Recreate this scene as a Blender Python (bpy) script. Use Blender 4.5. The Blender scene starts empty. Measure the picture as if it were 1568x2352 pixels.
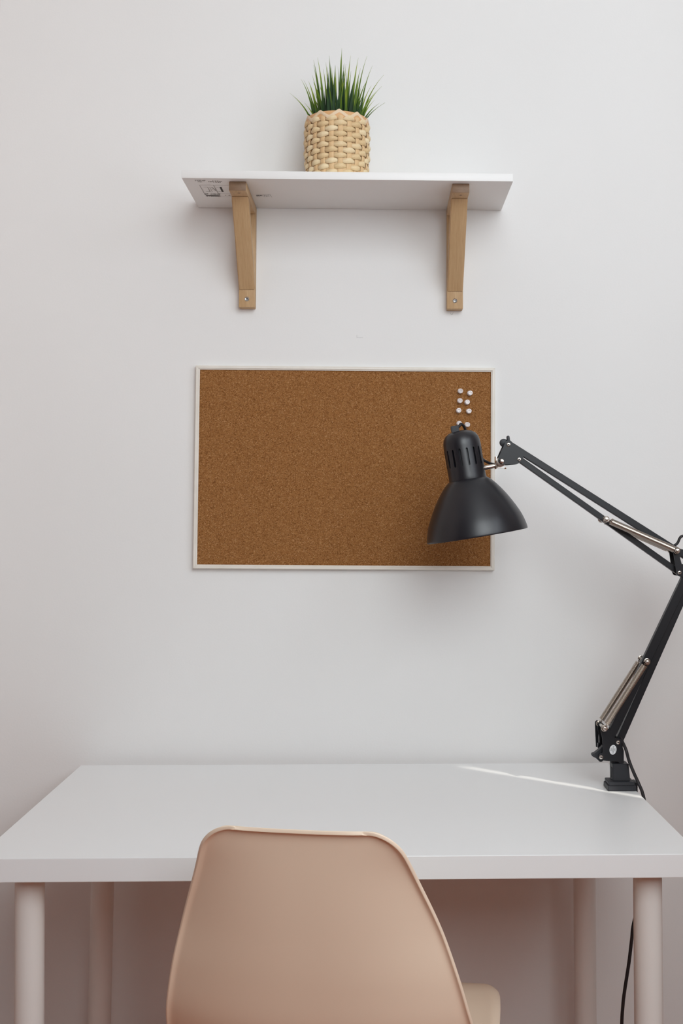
import bpy, bmesh, math, random
from mathutils import Vector, Matrix

sc = bpy.context.scene
COL = sc.collection
PI = math.pi
rnd = random.Random(7)

# ---------------------------------------------------------------- camera
cam_d = bpy.data.cameras.new('camera')
cam = bpy.data.objects.new('camera', cam_d)
COL.objects.link(cam)
sc.camera = cam
fwd = Vector((0.01555, 0.99875, 0.04747)).normalized()
right = fwd.cross(Vector((0, 0, 1))).normalized()
up = right.cross(fwd)
roll = 0.00181
r2 = right * math.cos(roll) + up * math.sin(roll)
u2 = -right * math.sin(roll) + up * math.cos(roll)
M = Matrix((r2, u2, -fwd)).transposed().to_4x4()
M.translation = Vector((0.04481, -2.24846, 1.19829))
cam.matrix_world = M
cam_d.sensor_fit = 'AUTO'
cam_d.sensor_width = 36.0
cam_d.lens = 2667.34 / 2352 * 36
cam_d.shift_x = -125.70 / 2352          # the picture was shifted / cropped off the lens axis
cam_d.shift_y = -111.67 / 2352
cam_d.clip_start = 0.02

# ---------------------------------------------------------------- world and light
w = bpy.data.worlds.new('world')
sc.world = w
w.use_nodes = True
w.node_tree.nodes['Background'].inputs[0].default_value = (0.75, 0.85, 1.0, 1)
w.node_tree.nodes['Background'].inputs[1].default_value = 0.6


def light(kind, name, loc, direction, energy, color):
    d = bpy.data.lights.new(name, kind)
    d.energy = energy
    d.color = color
    o = bpy.data.objects.new(name, d)
    COL.objects.link(o)
    o.location = loc
    o.rotation_euler = Vector(direction).to_track_quat('-Z', 'Y').to_euler()
    return o, d


# daylight through the tall window in the wall behind the camera
wl, wd = light('AREA', 'window_daylight', (0.60, -2.50, 2.22), (0, 1, -0.22), 38.5, (0.905, 0.975, 1.0))
wd.shape = 'RECTANGLE'
wd.size, wd.size_y = 1.30, 1.50
# thin blade of sun slipping through slots cut for it in the right wall and the added partition
# sky light through the window in the right-hand wall
w2, w2d = light('AREA', 'side_window_daylight', (1.27, -1.40, 1.85), (-1, 0.15, -0.05), 14, (0.80, 0.90, 1.0))
w2d.shape = 'RECTANGLE'
w2d.size, w2d.size_y = 1.05, 1.30
sl, sd = light('SUN', 'sun', (3, -3, 4), (-0.7595 * math.cos(0.52), 0.6484 * math.cos(0.52), -math.sin(0.52)), 3.6, (1.0, 0.95, 0.84))
sd.angle = 0.028

sc.view_settings.view_transform = 'Standard'
sc.view_settings.look = 'None'
sc.view_settings.gamma = 1
sc.view_settings.use_curve_mapping = False
sc.view_settings.exposure = 0.0
sc.cycles.max_bounces = 8
sc.cycles.diffuse_bounces = 6
sc.cycles.use_denoising = True


# ---------------------------------------------------------------- materials
def mat(name, col, rough=0.5, metal=0.0, spec=0.5):
    m = bpy.data.materials.new(name)
    m.use_nodes = True
    b = m.node_tree.nodes['Principled BSDF']
    b.inputs['Base Color'].default_value = (*col, 1)
    b.inputs['Roughness'].default_value = rough
    b.inputs['Metallic'].default_value = metal
    b.inputs['Specular IOR Level'].default_value = spec
    return m


def N(m, t):
    return m.node_tree.nodes.new(t)


def L(m, a, b):
    m.node_tree.links.new(a, b)


def coords(m, scale=(1, 1, 1), kind='Object'):
    tc = N(m, 'ShaderNodeTexCoord')
    mp = N(m, 'ShaderNodeMapping')
    mp.inputs['Scale'].default_value = scale
    L(m, tc.outputs[kind], mp.inputs['Vector'])
    return mp.outputs['Vector']


def noise(m, vec, scale, detail=4, rough=0.5, dist=0.0):
    n = N(m, 'ShaderNodeTexNoise')
    n.inputs['Scale'].default_value = scale
    n.inputs['Detail'].default_value = detail
    n.inputs['Roughness'].default_value = rough
    n.inputs['Distortion'].default_value = dist
    L(m, vec, n.inputs['Vector'])
    return n.outputs['Fac']


def ramp(m, fac, stops):
    r = N(m, 'ShaderNodeValToRGB')
    e = r.color_ramp.elements
    e[0].position, e[0].color = stops[0][0], (*stops[0][1], 1)
    e[1].position, e[1].color = stops[-1][0], (*stops[-1][1], 1)
    for p, c in stops[1:-1]:
        x = e.new(p)
        x.color = (*c, 1)
    L(m, fac, r.inputs['Fac'])
    return r.outputs['Color']


def bump(m, h, strength, dist=0.001):
    b = N(m, 'ShaderNodeBump')
    b.inputs['Strength'].default_value = strength
    b.inputs['Distance'].default_value = dist
    L(m, h, b.inputs['Height'])
    L(m, b.outputs['Normal'], m.node_tree.nodes['Principled BSDF'].inputs['Normal'])


def setcol(m, c):
    L(m, c, m.node_tree.nodes['Principled BSDF'].inputs['Base Color'])


# painted plaster: near white, fine orange-peel
m_wall = mat('wall_paint', (0.80, 0.79, 0.775), 0.75, 0, 0.3)
v = coords(m_wall)
setcol(m_wall, ramp(m_wall, noise(m_wall, v, 2.2, 3), [(0.3, (0.785, 0.781, 0.775)), (0.7, (0.81, 0.806, 0.80))]))
bump(m_wall, noise(m_wall, v, 260, 3), 0.14, 0.0008)

m_side = mat('beige_side_panel', (0.62, 0.51, 0.46), 0.6)
m_dim = mat('muted_wall_paint', (0.36, 0.27, 0.23), 0.8)
m_ceil = mat('ceiling_paint', (0.82, 0.82, 0.81), 0.8)

# warm reddish brown boards
m_floor = mat('floor_boards', (0.35, 0.17, 0.10), 0.42)
v = coords(m_floor, (1, 1, 1))
br = N(m_floor, 'ShaderNodeTexBrick')
br.inputs['Color1'].default_value = (0.56, 0.19, 0.10, 1)
br.inputs['Color2'].default_value = (0.48, 0.15, 0.075, 1)
br.inputs['Mortar'].default_value = (0.08, 0.04, 0.03, 1)
br.inputs['Scale'].default_value = 1.0
br.inputs['Brick Width'].default_value = 1.2
br.inputs['Row Height'].default_value = 0.12
br.inputs['Mortar Size'].default_value = 0.002
L(m_floor, v, br.inputs['Vector'])
setcol(m_floor, br.outputs['Color'])

m_white = mat('white_foil_board', (0.82, 0.815, 0.805), 0.42)
v = coords(m_white)
bump(m_white, noise(m_white, v, 420, 2), 0.035, 0.0004)
m_desk = mat('white_lacquer_desktop', (0.84, 0.85, 0.855), 0.33)
v = coords(m_desk)
bump(m_desk, noise(m_desk, v, 520, 2), 0.05, 0.0004)
m_leg = mat('white_powder_coat', (0.76, 0.73, 0.70), 0.42)
v = coords(m_leg)
bump(m_leg, noise(m_leg, v, 700, 2), 0.05, 0.0004)
m_edge = mat('grey_board_seam', (0.55, 0.54, 0.52), 0.6)


def wood(name, light_c, dark_c, axis_scale, fine=1.0):
    m = mat(name, light_c, 0.55)
    vv = coords(m, axis_scale)
    a = noise(m, vv, 9.0, 5, 0.6, 0.6)
    b = noise(m, vv, 60.0 * fine, 3, 0.7)
    mx = N(m, 'ShaderNodeMath')
    mx.operation = 'MULTIPLY_ADD'
    mx.inputs[1].default_value = 0.55
    L(m, b, mx.inputs[0])
    sc2 = N(m, 'ShaderNodeMath')
    sc2.operation = 'MULTIPLY'
    sc2.inputs[1].default_value = 0.45
    L(m, a, sc2.inputs[0])
    L(m, sc2.outputs[0], mx.inputs[2])
    setcol(m, ramp(m, mx.outputs[0], [(0.34, dark_c), (0.64, light_c)]))
    bump(m, b, 0.10, 0.0004)
    return m


m_wood_long = wood('aspen_grain_upright', (0.56, 0.375, 0.205), (0.43, 0.265, 0.125), (9, 9, 0.7))
m_wood_strut = wood('aspen_grain_strut', (0.56, 0.375, 0.205), (0.45, 0.28, 0.135), (12, 0.5, 0.5))
m_wood_deep = wood('aspen_grain_deep', (0.58, 0.395, 0.225), (0.47, 0.30, 0.155), (9, 0.7, 9))
m_wood_end = wood('aspen_end_grain', (0.23, 0.135, 0.078), (0.16, 0.092, 0.05), (8, 8, 22))
m_wood_chair = wood('beech_grain', (0.62, 0.42, 0.24), (0.5, 0.32, 0.17), (9, 9, 0.7))

# cork granules
m_cork = mat('cork', (0.24, 0.105, 0.035), 0.85, 0, 0.2)
v = coords(m_cork)
vo = N(m_cork, 'ShaderNodeTexVoronoi')
vo.inputs['Scale'].default_value = 720
L(m_cork, v, vo.inputs['Vector'])
sep = N(m_cork, 'ShaderNodeSeparateColor')
L(m_cork, vo.outputs['Color'], sep.inputs[0])
c1 = ramp(m_cork, sep.outputs[0], [(0.0, (0.15, 0.052, 0.012)), (0.12, (0.225, 0.090, 0.024)), (0.5, (0.285, 0.124, 0.038)), (0.88, (0.335, 0.155, 0.053)), (1.0, (0.44, 0.235, 0.105))])
c2 = ramp(m_cork, noise(m_cork, v, 900, 3, 0.7), [(0.3, (0.72, 0.72, 0.72)), (0.7, (1.22, 1.22, 1.22))])
mx = N(m_cork, 'ShaderNodeMix')
mx.data_type = 'RGBA'
mx.blend_type = 'MULTIPLY'
mx.inputs['Factor'].default_value = 1
L(m_cork, c1, mx.inputs[6])
L(m_cork, c2, mx.inputs[7])
setcol(m_cork, mx.outputs[2])
bump(m_cork, sep.outputs[1], 0.35, 0.0006)

m_frame = mat('cream_painted_frame', (0.77, 0.73, 0.66), 0.45)
v = coords(m_frame)
setcol(m_frame, ramp(m_frame, noise(m_frame, v, 35, 4), [(0.3, (0.74, 0.695, 0.625)), (0.7, (0.80, 0.76, 0.70))]))
m_clear = mat('clear_pin_plastic', (0.97, 0.90, 0.89), 0.12)
m_clear.node_tree.nodes['Principled BSDF'].inputs['Transmission Weight'].default_value = 0.30
m_clear.node_tree.nodes['Principled BSDF'].inputs['IOR'].default_value = 1.49

m_black = mat('matt_black_enamel', (0.0075, 0.008, 0.011), 0.38, 0, 0.42)
v = coords(m_black)
bump(m_black, noise(m_black, v, 900, 2), 0.10, 0.0004)
m_blackp = mat('black_plastic', (0.012, 0.013, 0.018), 0.5)
v = coords(m_blackp)
bump(m_blackp, noise(m_blackp, v, 700, 2), 0.08, 0.0004)
m_cord = mat('black_cord', (0.012, 0.010, 0.012), 0.55)
m_inner = mat('white_reflector_enamel', (0.78, 0.77, 0.74), 0.4)
m_chrome = mat('nickel_plate', (0.66, 0.61, 0.56), 0.24, 1.0)
m_spring = mat('spring_steel', (0.55, 0.48, 0.42), 0.28, 1.0)
m_screw = mat('zinc_screw', (0.62, 0.62, 0.60), 0.3, 1.0)
m_blacks = mat('black_shade_enamel', (0.0075, 0.008, 0.012), 0.36, 0, 0.62)
v = coords(m_blacks)
bump(m_blacks, noise(m_blacks, v, 900, 2), 0.10, 0.0004)
m_dark = mat('dark_recess', (0.03, 0.035, 0.04), 0.6)
m_ink = mat('printed_ink', (0.085, 0.078, 0.075), 0.8)
m_inkl = mat('faint_printed_ink', (0.40, 0.38, 0.37), 0.8)
m_pencil = mat('pencil_grey', (0.60, 0.595, 0.59), 0.8)
m_sticker = mat('white_sticker_paper', (0.74, 0.75, 0.77), 0.5)
m_glass = mat('frosted_bulb_glass', (0.85, 0.84, 0.80), 0.35)

m_chair = mat('warm_beige_plastic', (0.90, 0.735, 0.575), 0.40)
v = coords(m_chair)
bump(m_chair, noise(m_chair, v, 600, 2), 0.07, 0.0004)

m_straw = mat('palm_leaf_weft', (0.68, 0.52, 0.31), 0.6)
at = N(m_straw, 'ShaderNodeAttribute')
at.attribute_name = 'tone'
v = coords(m_straw, (60, 60, 260))
nf = noise(m_straw, v, 5, 3)
ad = N(m_straw, 'ShaderNodeMath')
ad.operation = 'MULTIPLY_ADD'
ad.inputs[1].default_value = 0.5
L(m_straw, nf, ad.inputs[0])
L(m_straw, at.outputs['Fac'], ad.inputs[2])
setcol(m_straw, ramp(m_straw, ad.outputs[0], [(0.15, (0.56, 0.38, 0.185)), (0.5, (0.70, 0.52, 0.29)), (0.9, (0.80, 0.66, 0.43))]))
m_warp = wood('palm_leaf_warp', (0.74, 0.52, 0.28), (0.62, 0.40, 0.20), (80, 80, 8))
m_rimo = wood('orange_straw_rim', (0.72, 0.42, 0.20), (0.62, 0.34, 0.15), (60, 60, 8))
m_riml = wood('pale_straw_strip', (0.80, 0.64, 0.45), (0.70, 0.52, 0.34), (60, 60, 20))

m_grass = mat('grass_blade', (0.05, 0.15, 0.03), 0.6, 0, 0.25)
at = N(m_grass, 'ShaderNodeAttribute')
at.attribute_name = 'tone'
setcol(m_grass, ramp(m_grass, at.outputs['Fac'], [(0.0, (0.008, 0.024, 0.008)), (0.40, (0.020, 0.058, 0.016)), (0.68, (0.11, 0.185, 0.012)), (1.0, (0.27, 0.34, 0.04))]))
m_soil = mat('dark_plant_foam', (0.03, 0.035, 0.02), 0.9)


# ---------------------------------------------------------------- helpers
def obj(name, bm, m, parent=None, smooth=True, angle=28, mats=None):
    me = bpy.data.meshes.new(name)
    bmesh.ops.recalc_face_normals(bm, faces=bm.faces)
    bm.to_mesh(me)
    bm.free()
    for k in (mats or [m]):
        me.materials.append(k)
    if smooth:
        me.shade_smooth()
        me.set_sharp_from_angle(angle=math.radians(angle))
    o = bpy.data.objects.new(name, me)
    COL.objects.link(o)
    if parent is not None:
        o.parent = parent
    return o


def thing(name, label, cat, loc=(0, 0, 0), rot=(0, 0, 0), group=None):
    o = bpy.data.objects.new(name, None)
    o.empty_display_size = 0.05
    COL.objects.link(o)
    o.location = loc
    o.rotation_euler = rot
    tag(o, label, cat, group)
    return o


def tag(o, label, cat, group=None):
    o['label'] = label
    o['category'] = cat
    if group:
        o['group'] = group
    return o


def struct(name, bm, m, **k):
    o = obj(name, bm, m, **k)
    o['kind'] = 'structure'
    return o


def box(bm, lo, hi, bevel=0.0, seg=2, mi=0):
    lo, hi = Vector(lo), Vector(hi)
    r = bmesh.ops.create_cube(bm, size=1)
    vs = r['verts']
    for x in vs:
        x.co = Vector(((lo[i] + hi[i]) / 2 + x.co[i] * (hi[i] - lo[i]) for i in range(3)))
    fs = {f for x in vs for f in x.link_faces}
    for f in fs:
        f.material_index = mi
    if bevel:
        es = {e for x in vs for e in x.link_edges}
        rr = bmesh.ops.bevel(bm, geom=list(es), offset=bevel, segments=seg, affect='EDGES', profile=0.5)
        for f in rr['faces']:
            f.material_index = mi
    return bm


def cyl(bm, a, b, ra, rb=None, seg=24, bevel=0.0, cap=True):
    a, b = Vector(a), Vector(b)
    rb = ra if rb is None else rb
    q = (b - a).to_track_quat('Z', 'Y').to_matrix()
    h = (b - a).length
    rings = [(0, ra), (h, rb)]
    if bevel:
        rings = [(0, ra - bevel), (bevel * .3, ra - bevel * .3), (bevel, ra), (h - bevel, rb), (h - bevel * .3, rb - bevel * .3), (h, rb - bevel)]
    vv = []
    for z, r in rings:
        vv.append([bm.verts.new(a + q @ Vector((r * math.cos(2 * PI * i / seg), r * math.sin(2 * PI * i / seg), z))) for i in range(seg)])
    for k in range(len(vv) - 1):
        for i in range(seg):
            j = (i + 1) % seg
            bm.faces.new((vv[k][i], vv[k][j], vv[k + 1][j], vv[k + 1][i]))
    if cap:
        bm.faces.new(vv[0][::-1])
        bm.faces.new(vv[-1])
    return bm


def catmull(pts, n=8):
    P = [Vector(p) for p in pts]
    out = []
    for i in range(len(P) - 1):
        a, b, c, d = P[max(i - 1, 0)], P[i], P[i + 1], P[min(i + 2, len(P) - 1)]
        for k in range(n):
            t = k / n
            out.append(0.5 * ((2 * b) + (c - a) * t + (2 * a - 5 * b + 4 * c - d) * t * t + (-a + 3 * b - 3 * c + d) * t ** 3))
    out.append(P[-1])
    return out


def tube(bm, pts, r, seg=10, cap=True, radii=None):
    pts = [Vector(p) for p in pts]
    t0 = (pts[1] - pts[0]).normalized()
    nrm = t0.orthogonal().normalized()
    prev = None
    for i, p in enumerate(pts):
        t = (pts[min(i + 1, len(pts) - 1)] - pts[max(i - 1, 0)]).normalized()
        nrm = (nrm - t * nrm.dot(t)).normalized()
        bn = t.cross(nrm)
        rr = radii[i] if radii else r
        ring = [bm.verts.new(p + (nrm * math.cos(2 * PI * k / seg) + bn * math.sin(2 * PI * k / seg)) * rr) for k in range(seg)]
        if prev:
            for k in range(seg):
                j = (k + 1) % seg
                bm.faces.new((prev[k], prev[j], ring[j], ring[k]))
        elif cap:
            bm.faces.new(ring[::-1])
        prev = ring
    if cap:
        bm.faces.new(prev)
    return bm


def lathe(bm, prof, origin, axis, seg=64, close=False):
    origin, axis = Vector(origin), Vector(axis).normalized()
    q = axis.to_track_quat('Z', 'Y').to_matrix()
    prev = first = None
    for r, h in prof:
        if r < 1e-6:
            ring = [bm.verts.new(origin + q @ Vector((0, 0, h)))]
        else:
            ring = [bm.verts.new(origin + q @ Vector((r * math.cos(2 * PI * i / seg), r * math.sin(2 * PI * i / seg), h))) for i in range(seg)]
        if prev:
            for i in range(seg):
                j = (i + 1) % seg
                if len(prev) == 1 and len(ring) == 1:
                    break
                if len(ring) == 1:
                    bm.faces.new((prev[i], prev[j], ring[0]))
                elif len(prev) == 1:
                    bm.faces.new((prev[0], ring[j], ring[i]))
                else:
                    bm.faces.new((prev[i], prev[j], ring[j], ring[i]))
        else:
            first = ring
        prev = ring
    if close:
        for i in range(seg):
            j = (i + 1) % seg
            bm.faces.new((prev[i], prev[j], first[j], first[i]))
    return bm


def prism(bm, poly, y0, y1, bevel=0.0, hole=None):
    """outline in x,z extruded along y, with an optional hole"""
    def ring(pl, y):
        return [bm.verts.new((x, y, z)) for x, z in pl]
    a, b = ring(poly, y0), ring(poly, y1)
    n = len(poly)
    side = []
    for i in range(n):
        j = (i + 1) % n
        side.append(bm.faces.new((a[i], a[j], b[j], b[i])))
    if hole:
        c, d = ring(hole, y0), ring(hole, y1)
        m = len(hole)
        for i in range(m):
            j = (i + 1) % m
            bm.faces.new((c[i], d[i], d[j], c[j]))
        for lp, hp in ((a, c), (b, d)):
            es = [bm.edges.get((lp[i], lp[(i + 1) % n])) for i in range(n)] + [bm.edges.get((hp[i], hp[(i + 1) % m])) for i in range(m)]
            bmesh.ops.triangle_fill(bm, use_beauty=True, edges=es)
    else:
        fa, fb = bm.faces.new(a), bm.faces.new(b[::-1])
        if bevel:
            es = list(fa.edges) + list(fb.edges)
            bmesh.ops.bevel(bm, geom=es, offset=bevel, segments=2, affect='EDGES', profile=0.5)
    return bm


def rounded(poly, r, n=4):
    """round the corners of a 2-D outline"""
    out = []
    m = len(poly)
    for i in range(m):
        p, a, b = Vector(poly[i]), Vector(poly[i - 1]), Vector(poly[(i + 1) % m])
        da, db = (a - p), (b - p)
        d = min(r, da.length * .45, db.length * .45)
        s, e = p + da.normalized() * d, p + db.normalized() * d
        for k in range(n + 1):
            t = k / n
            q = s * (1 - t) ** 2 + p * 2 * t * (1 - t) + e * t * t
            out.append((q.x, q.y))
    return out


def bar(bm, a, b, wid, y0, y1, bevel=0.0008, round_ends=True, ext=0.0):
    """flat bar between two x,z points, width in the x,z plane"""
    a, b = Vector(a), Vector(b)
    d = (b - a).normalized()
    n = Vector((-d.y, d.x)) * wid / 2
    a2, b2 = a - d * ext, b + d * ext
    if round_ends:
        poly = []
        for k in range(9):
            t = PI / 2 + PI * k / 8
            poly.append(tuple(a2 + (d * math.cos(t) * wid / 2 + n * math.sin(t))))
        for k in range(9):
            t = -PI / 2 + PI * k / 8
            poly.append(tuple(b2 + (d * math.cos(t) * wid / 2 + n * math.sin(t))))
    else:
        poly = [tuple(a2 + n), tuple(a2 - n), tuple(b2 - n), tuple(b2 + n)]
    return prism(bm, poly, y0, y1, bevel)


NB = bmesh.new

# ---------------------------------------------------------------- room shell
CEIL = 3.15
bm = NB(); box(bm, (-2.4, 0.0, -0.1), (1.3, 0.15, CEIL + 0.1)); wall_back = struct('wall_back', bm, m_wall, smooth=False)
LX = 0.70
bm = NB(); box(bm, (-2.4, -3.1, -0.1), (-2.2, 0.0, CEIL + 0.1)); struct('wall_left_outer', bm, m_dim, smooth=False)
# an unseen low partition is added beside the desk to shade the lower right; it and the outer wall have a narrow gap the sun slips through
PX = 0.78
PD = 0.85


def slotted(x0, x1, ya, yb, y0, y1, z0, z1, top):
    bm = NB()
    box(bm, (x0, ya, -0.1), (x1, y0, top))
    box(bm, (x0, y1, -0.1), (x1, yb, top))
    box(bm, (x0, y0, -0.1), (x1, y1, z0))
    box(bm, (x0, y0, z1), (x1, y1, top))
    return bm


t_ = (PX - 0.193) / 0.294
yg = -0.042 - 0.251 * t_
struct('shade_panel_right', slotted(PX, PX + 0.012, -1.15, 0.0, yg - 0.015, yg + 0.012, 0.948, 0.734 + 0.3866 * t_ * 0.573, 1.25), m_side, smooth=False)
t_ = (1.3 - 0.193) / 0.294
yg = -0.042 - 0.251 * t_
struct('wall_right', slotted(1.3, 1.32, -3.1, 0.0, yg - 0.034, yg + 0.034, 1.20, 1.61, CEIL + 0.1), m_dim, smooth=False)
bm = NB()
for a, b in (((1.255, -1.98, 1.15), (1.30, -1.93, 2.55)), ((1.255, -0.87, 1.15), (1.30, -0.82, 2.55)), ((1.255, -1.98, 1.15), (1.30, -0.82, 1.19)), ((1.255, -1.98, 2.51), (1.30, -0.82, 2.55)),
             ((1.262, -1.42, 1.15), (1.30, -1.38, 2.55))):
    box(bm, a, b, 0.004)
struct('window_2', bm, m_white)
bm = NB(); box(bm, (-LX - 0.05, -PD, -0.1), (-LX, 0.0, CEIL + 0.1)); struct('wall_left', bm, m_side, smooth=False)
bm = NB()
WX0, WX1, WZ0, WZ1 = -0.10, 1.0, 0.95, 3.02
box(bm, (-2.4, -3.1, -0.1), (-0.10, -2.9, CEIL + 0.1))
box(bm, (-0.10, -3.1, -0.1), (1.3, -2.9, 1.02))
box(bm, (-0.10, -3.1, 3.05), (1.3, -2.9, CEIL + 0.1))
box(bm, (-0.10, -3.1, 1.02), (1.3, -3.06, 3.05))
struct('wall_front', bm, m_dim, smooth=False)
bm = NB(); box(bm, (-2.4, -3.1, -0.1), (1.3, 0.0, 0.0)); struct('floor', bm, m_floor, smooth=False)
bm = NB(); box(bm, (-2.4, -3.1, CEIL), (1.3, 0.0, CEIL + 0.1)); struct('ceiling', bm, m_ceil, smooth=False)
bm = NB()
for a, b in (((-0.10, -2.92, 1.02), (-0.04, -2.86, 3.05)), ((0.94, -2.92, 1.02), (1.0, -2.86, 3.05)), ((0.42, -2.92, 1.02), (0.48, -2.86, 3.05)),
             ((-0.10, -2.92, 1.02), (1.0, -2.86, 1.08)), ((-0.10, -2.92, 2.99), (1.0, -2.86, 3.05))):
    box(bm, a, b, 0.004)
struct('window_1', bm, m_white)

# pencil ticks and a scuff on the plaster
bm = NB()
box(bm, (0.0030, -0.0003, 1.5498), (0.0150, 0.0, 1.5506))
box(bm, (0.0022, -0.0003, 1.5500), (0.0030, 0.0, 1.5555))
q = obj('pencil_mark', bm, m_pencil, wall_back, smooth=False)
bm = NB()
tube(bm, catmull([(0.1850, -.0002, 1.6000), (0.1862, -.0002, 1.5968), (0.1885, -.0002, 1.5962), (0.1895, -.0002, 1.5992), (0.1910, -.0002, 1.6002)], 5), 0.0004, 5)
obj('scuff_mark', bm, m_edge, wall_back)

# ---------------------------------------------------------------- desk
desk = thing('desk', 'white rectangular desk on round legs standing against the wall', 'desk', (-0.0141, -0.0245, 0.0), (0, 0, 0.01487))
DT = 0.734
bm = NB()
box(bm, (-0.4984, -0.6019, DT - 0.0324), (0.4984, 0.0, DT), 0.0011, 2)
obj('tabletop', bm, m_desk, desk, angle=20)


def desk_leg(x, y, lean):
    bm = NB()
    z1 = DT - 0.0324 - 0.003
    top = Vector((x, y, z1))
    bot = Vector((x - lean * z1, y, 0.012))
    cyl(bm, bot, top, 0.0200, 0.0203, 40)
    o = obj('leg', bm, m_leg, desk)
    bm = NB()
    cyl(bm, (bot.x, y, 0.0), (bot.x, y, 0.0125), 0.0195, 0.0205, 32, 0.001)
    obj('foot', bm, m_blackp, o)
    bm = NB()
    cyl(bm, (x, y, z1 - 0.0005), (x, y, z1 + 0.003), 0.0265, 0.0265, 40)
    pl = obj('mounting_plate', bm, m_leg, desk)
    for k in range(4):
        a = PI / 4 + k * PI / 2
        bm = NB()
        cyl(bm, (x + .0235 * math.cos(a), y + .0235 * math.sin(a), z1 - 0.0022), (x + .0235 * math.cos(a), y + .0235 * math.sin(a), z1 + 0.001), 0.0024, 0.0034, 12)
        obj('screw', bm, m_dark, pl)


desk_leg(-0.4382, -0.548, -0.013)
desk_leg(0.4375, -0.548, 0.0)
desk_leg(-0.4365, -0.078, 0.009)
desk_leg(0.4370, -0.078, 0.0)

# ---------------------------------------------------------------- wall shelf
SH_Z, SH_T, SH_W, SH_D = 1.8032, 0.0144, 0.5924, 0.1968
shelf = thing('wall_shelf', 'white board shelf on two wooden brackets holding the potted grass', 'shelf', (-0.0113, -0.0008, SH_Z), (0, 0.00347, 0.00212))
bm = NB()
box(bm, (-SH_W / 2, -SH_D, 0), (SH_W / 2, 0, SH_T), 0.0009, 2)
obj('shelf_board', bm, m_white, shelf)


# printing on the underside near the left end: illegible rows of small type, ruled boxes, a thick bar
def flat(bm, x0, y0, x1, y1, z=-0.0002, h=0.00025):
    box(bm, (x0, y0, z - h), (x1, y1, z + 0.0001))


def skew_line(bm, x0, y0, x1, y1, wid):
    d = Vector((x1 - x0, y1 - y0)).normalized()
    n = Vector((-d.y, d.x)) * wid / 2
    vs = [bm.verts.new((px, py, -0.00035)) for px, py in ((x0 + n.x, y0 + n.y), (x1 + n.x, y1 + n.y), (x1 - n.x, y1 - n.y), (x0 - n.x, y0 - n.y))]
    bm.faces.new(vs)


def type_row(bm, x0, x1, y, h, seed, dens=0.62, gap=0.0006):
    rr = random.Random(seed)
    x = x0
    while x < x1:
        wd_ = h * rr.uniform(.35, .7)
        if rr.random() < dens + .2:
            k = rr.randint(0, 3)
            if k == 0:
                flat(bm, x, y, x + wd_ * .35, y + h); flat(bm, x, y, x + wd_, y + h * .3)
            elif k == 1:
                flat(bm, x, y, x + wd_ * .35, y + h); flat(bm, x + wd_ * .65, y, x + wd_, y + h)
            elif k == 2:
                flat(bm, x, y + h * .7, x + wd_, y + h); flat(bm, x, y, x + wd_, y + h * .3); flat(bm, x, y, x + wd_ * .35, y + h)
            else:
                flat(bm, x, y + h * .35, x + wd_, y + h * .65); flat(bm, x + wd_ * .6, y, x + wd_, y + h)
        x += wd_ + gap


# coordinates below are local to the shelf: x from its middle, y from the wall
OX = 0.0113
bm = NB()
type_row(bm, -0.2806 + OX, -0.2535 + OX, -0.0985, 0.0050, 3, 0.7, 0.0009)
type_row(bm, -0.2806 + OX, -0.2550 + OX, -0.0875, 0.0058, 4, 0.95, 0.0002)
flat(bm, -0.2806 + OX, -0.0858, -0.2552 + OX, -0.0842)
flat(bm, -0.2470 + OX, -0.1440, -0.2435 + OX, -0.1120)
obj('printed_type', bm, m_ink, shelf, smooth=False)['label'] = 'black printed type and a thick bar left of the bracket'
bm = NB()
type_row(bm, -0.1855 + OX, -0.1640 + OX - 0.0125, -0.0925, 0.0045, 8, 0.95, 0.0002)
obj('printed_type', bm, m_ink, shelf, smooth=False)['label'] = 'small black printed type right of the bracket'
bm = NB()
skew_line(bm, -0.2818 + OX, -0.1545, -0.2810 + OX, -0.0920, 0.0009)
skew_line(bm, -0.2565 + OX, -0.1545, -0.2550 + OX, -0.0985, 0.0013)
skew_line(bm, -0.2690 + OX, -0.1430, -0.2685 + OX, -0.1110, 0.0011)
skew_line(bm, -0.2650 + OX, -0.1430, -0.2645 + OX, -0.1120, 0.0008)
skew_line(bm, -0.2820 + OX, -0.1550, -0.2200 + OX, -0.1550, 0.0009)
skew_line(bm, -0.2765 + OX, -0.1430, -0.2690 + OX, -0.1430, 0.0012)
skew_line(bm, -0.2765 + OX, -0.1125, -0.2690 + OX, -0.1125, 0.0012)
skew_line(bm, -0.2530 + OX, -0.1430, -0.2480 + OX, -0.1430, 0.0010)
skew_line(bm, -0.2530 + OX, -0.1130, -0.2480 + OX, -0.1130, 0.0010)
skew_line(bm, -0.2550 + OX, -0.1000, -0.2230 + OX, -0.1000, 0.0009)
skew_line(bm, -0.2810 + OX, -0.0810, -0.2230 + OX, -0.0810, 0.0006)
for k in range(3):
    type_row(bm, -0.2625 + OX + k * .0026, -0.2605 + OX + k * .0026, -0.1400 + k * .004, 0.0038, 20 + k)
    type_row(bm, -0.2625 + OX + k * .0022, -0.2605 + OX + k * .0022, -0.1310 + k * .004, 0.0038, 30 + k)
type_row(bm, -0.2858 + OX, -0.2690 + OX, -0.1860, 0.0060, 5, 0.9)
type_row(bm, -0.2852 + OX, -0.2740 + OX, -0.1770, 0.0045, 6, 0.6)
type_row(bm, -0.2625 + OX, -0.2545 + OX, -0.1790, 0.0050, 7, 0.9)
flat(bm, -0.2540 + OX, -0.1850, -0.2532 + OX, -0.1700)
type_row(bm, -0.2505 + OX, -0.2450 + OX, -0.1830, 0.0120, 9, 0.9)
type_row(bm, -0.2430 + OX, -0.2415 + OX, -0.1800, 0.0090, 10, 0.9)
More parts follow.
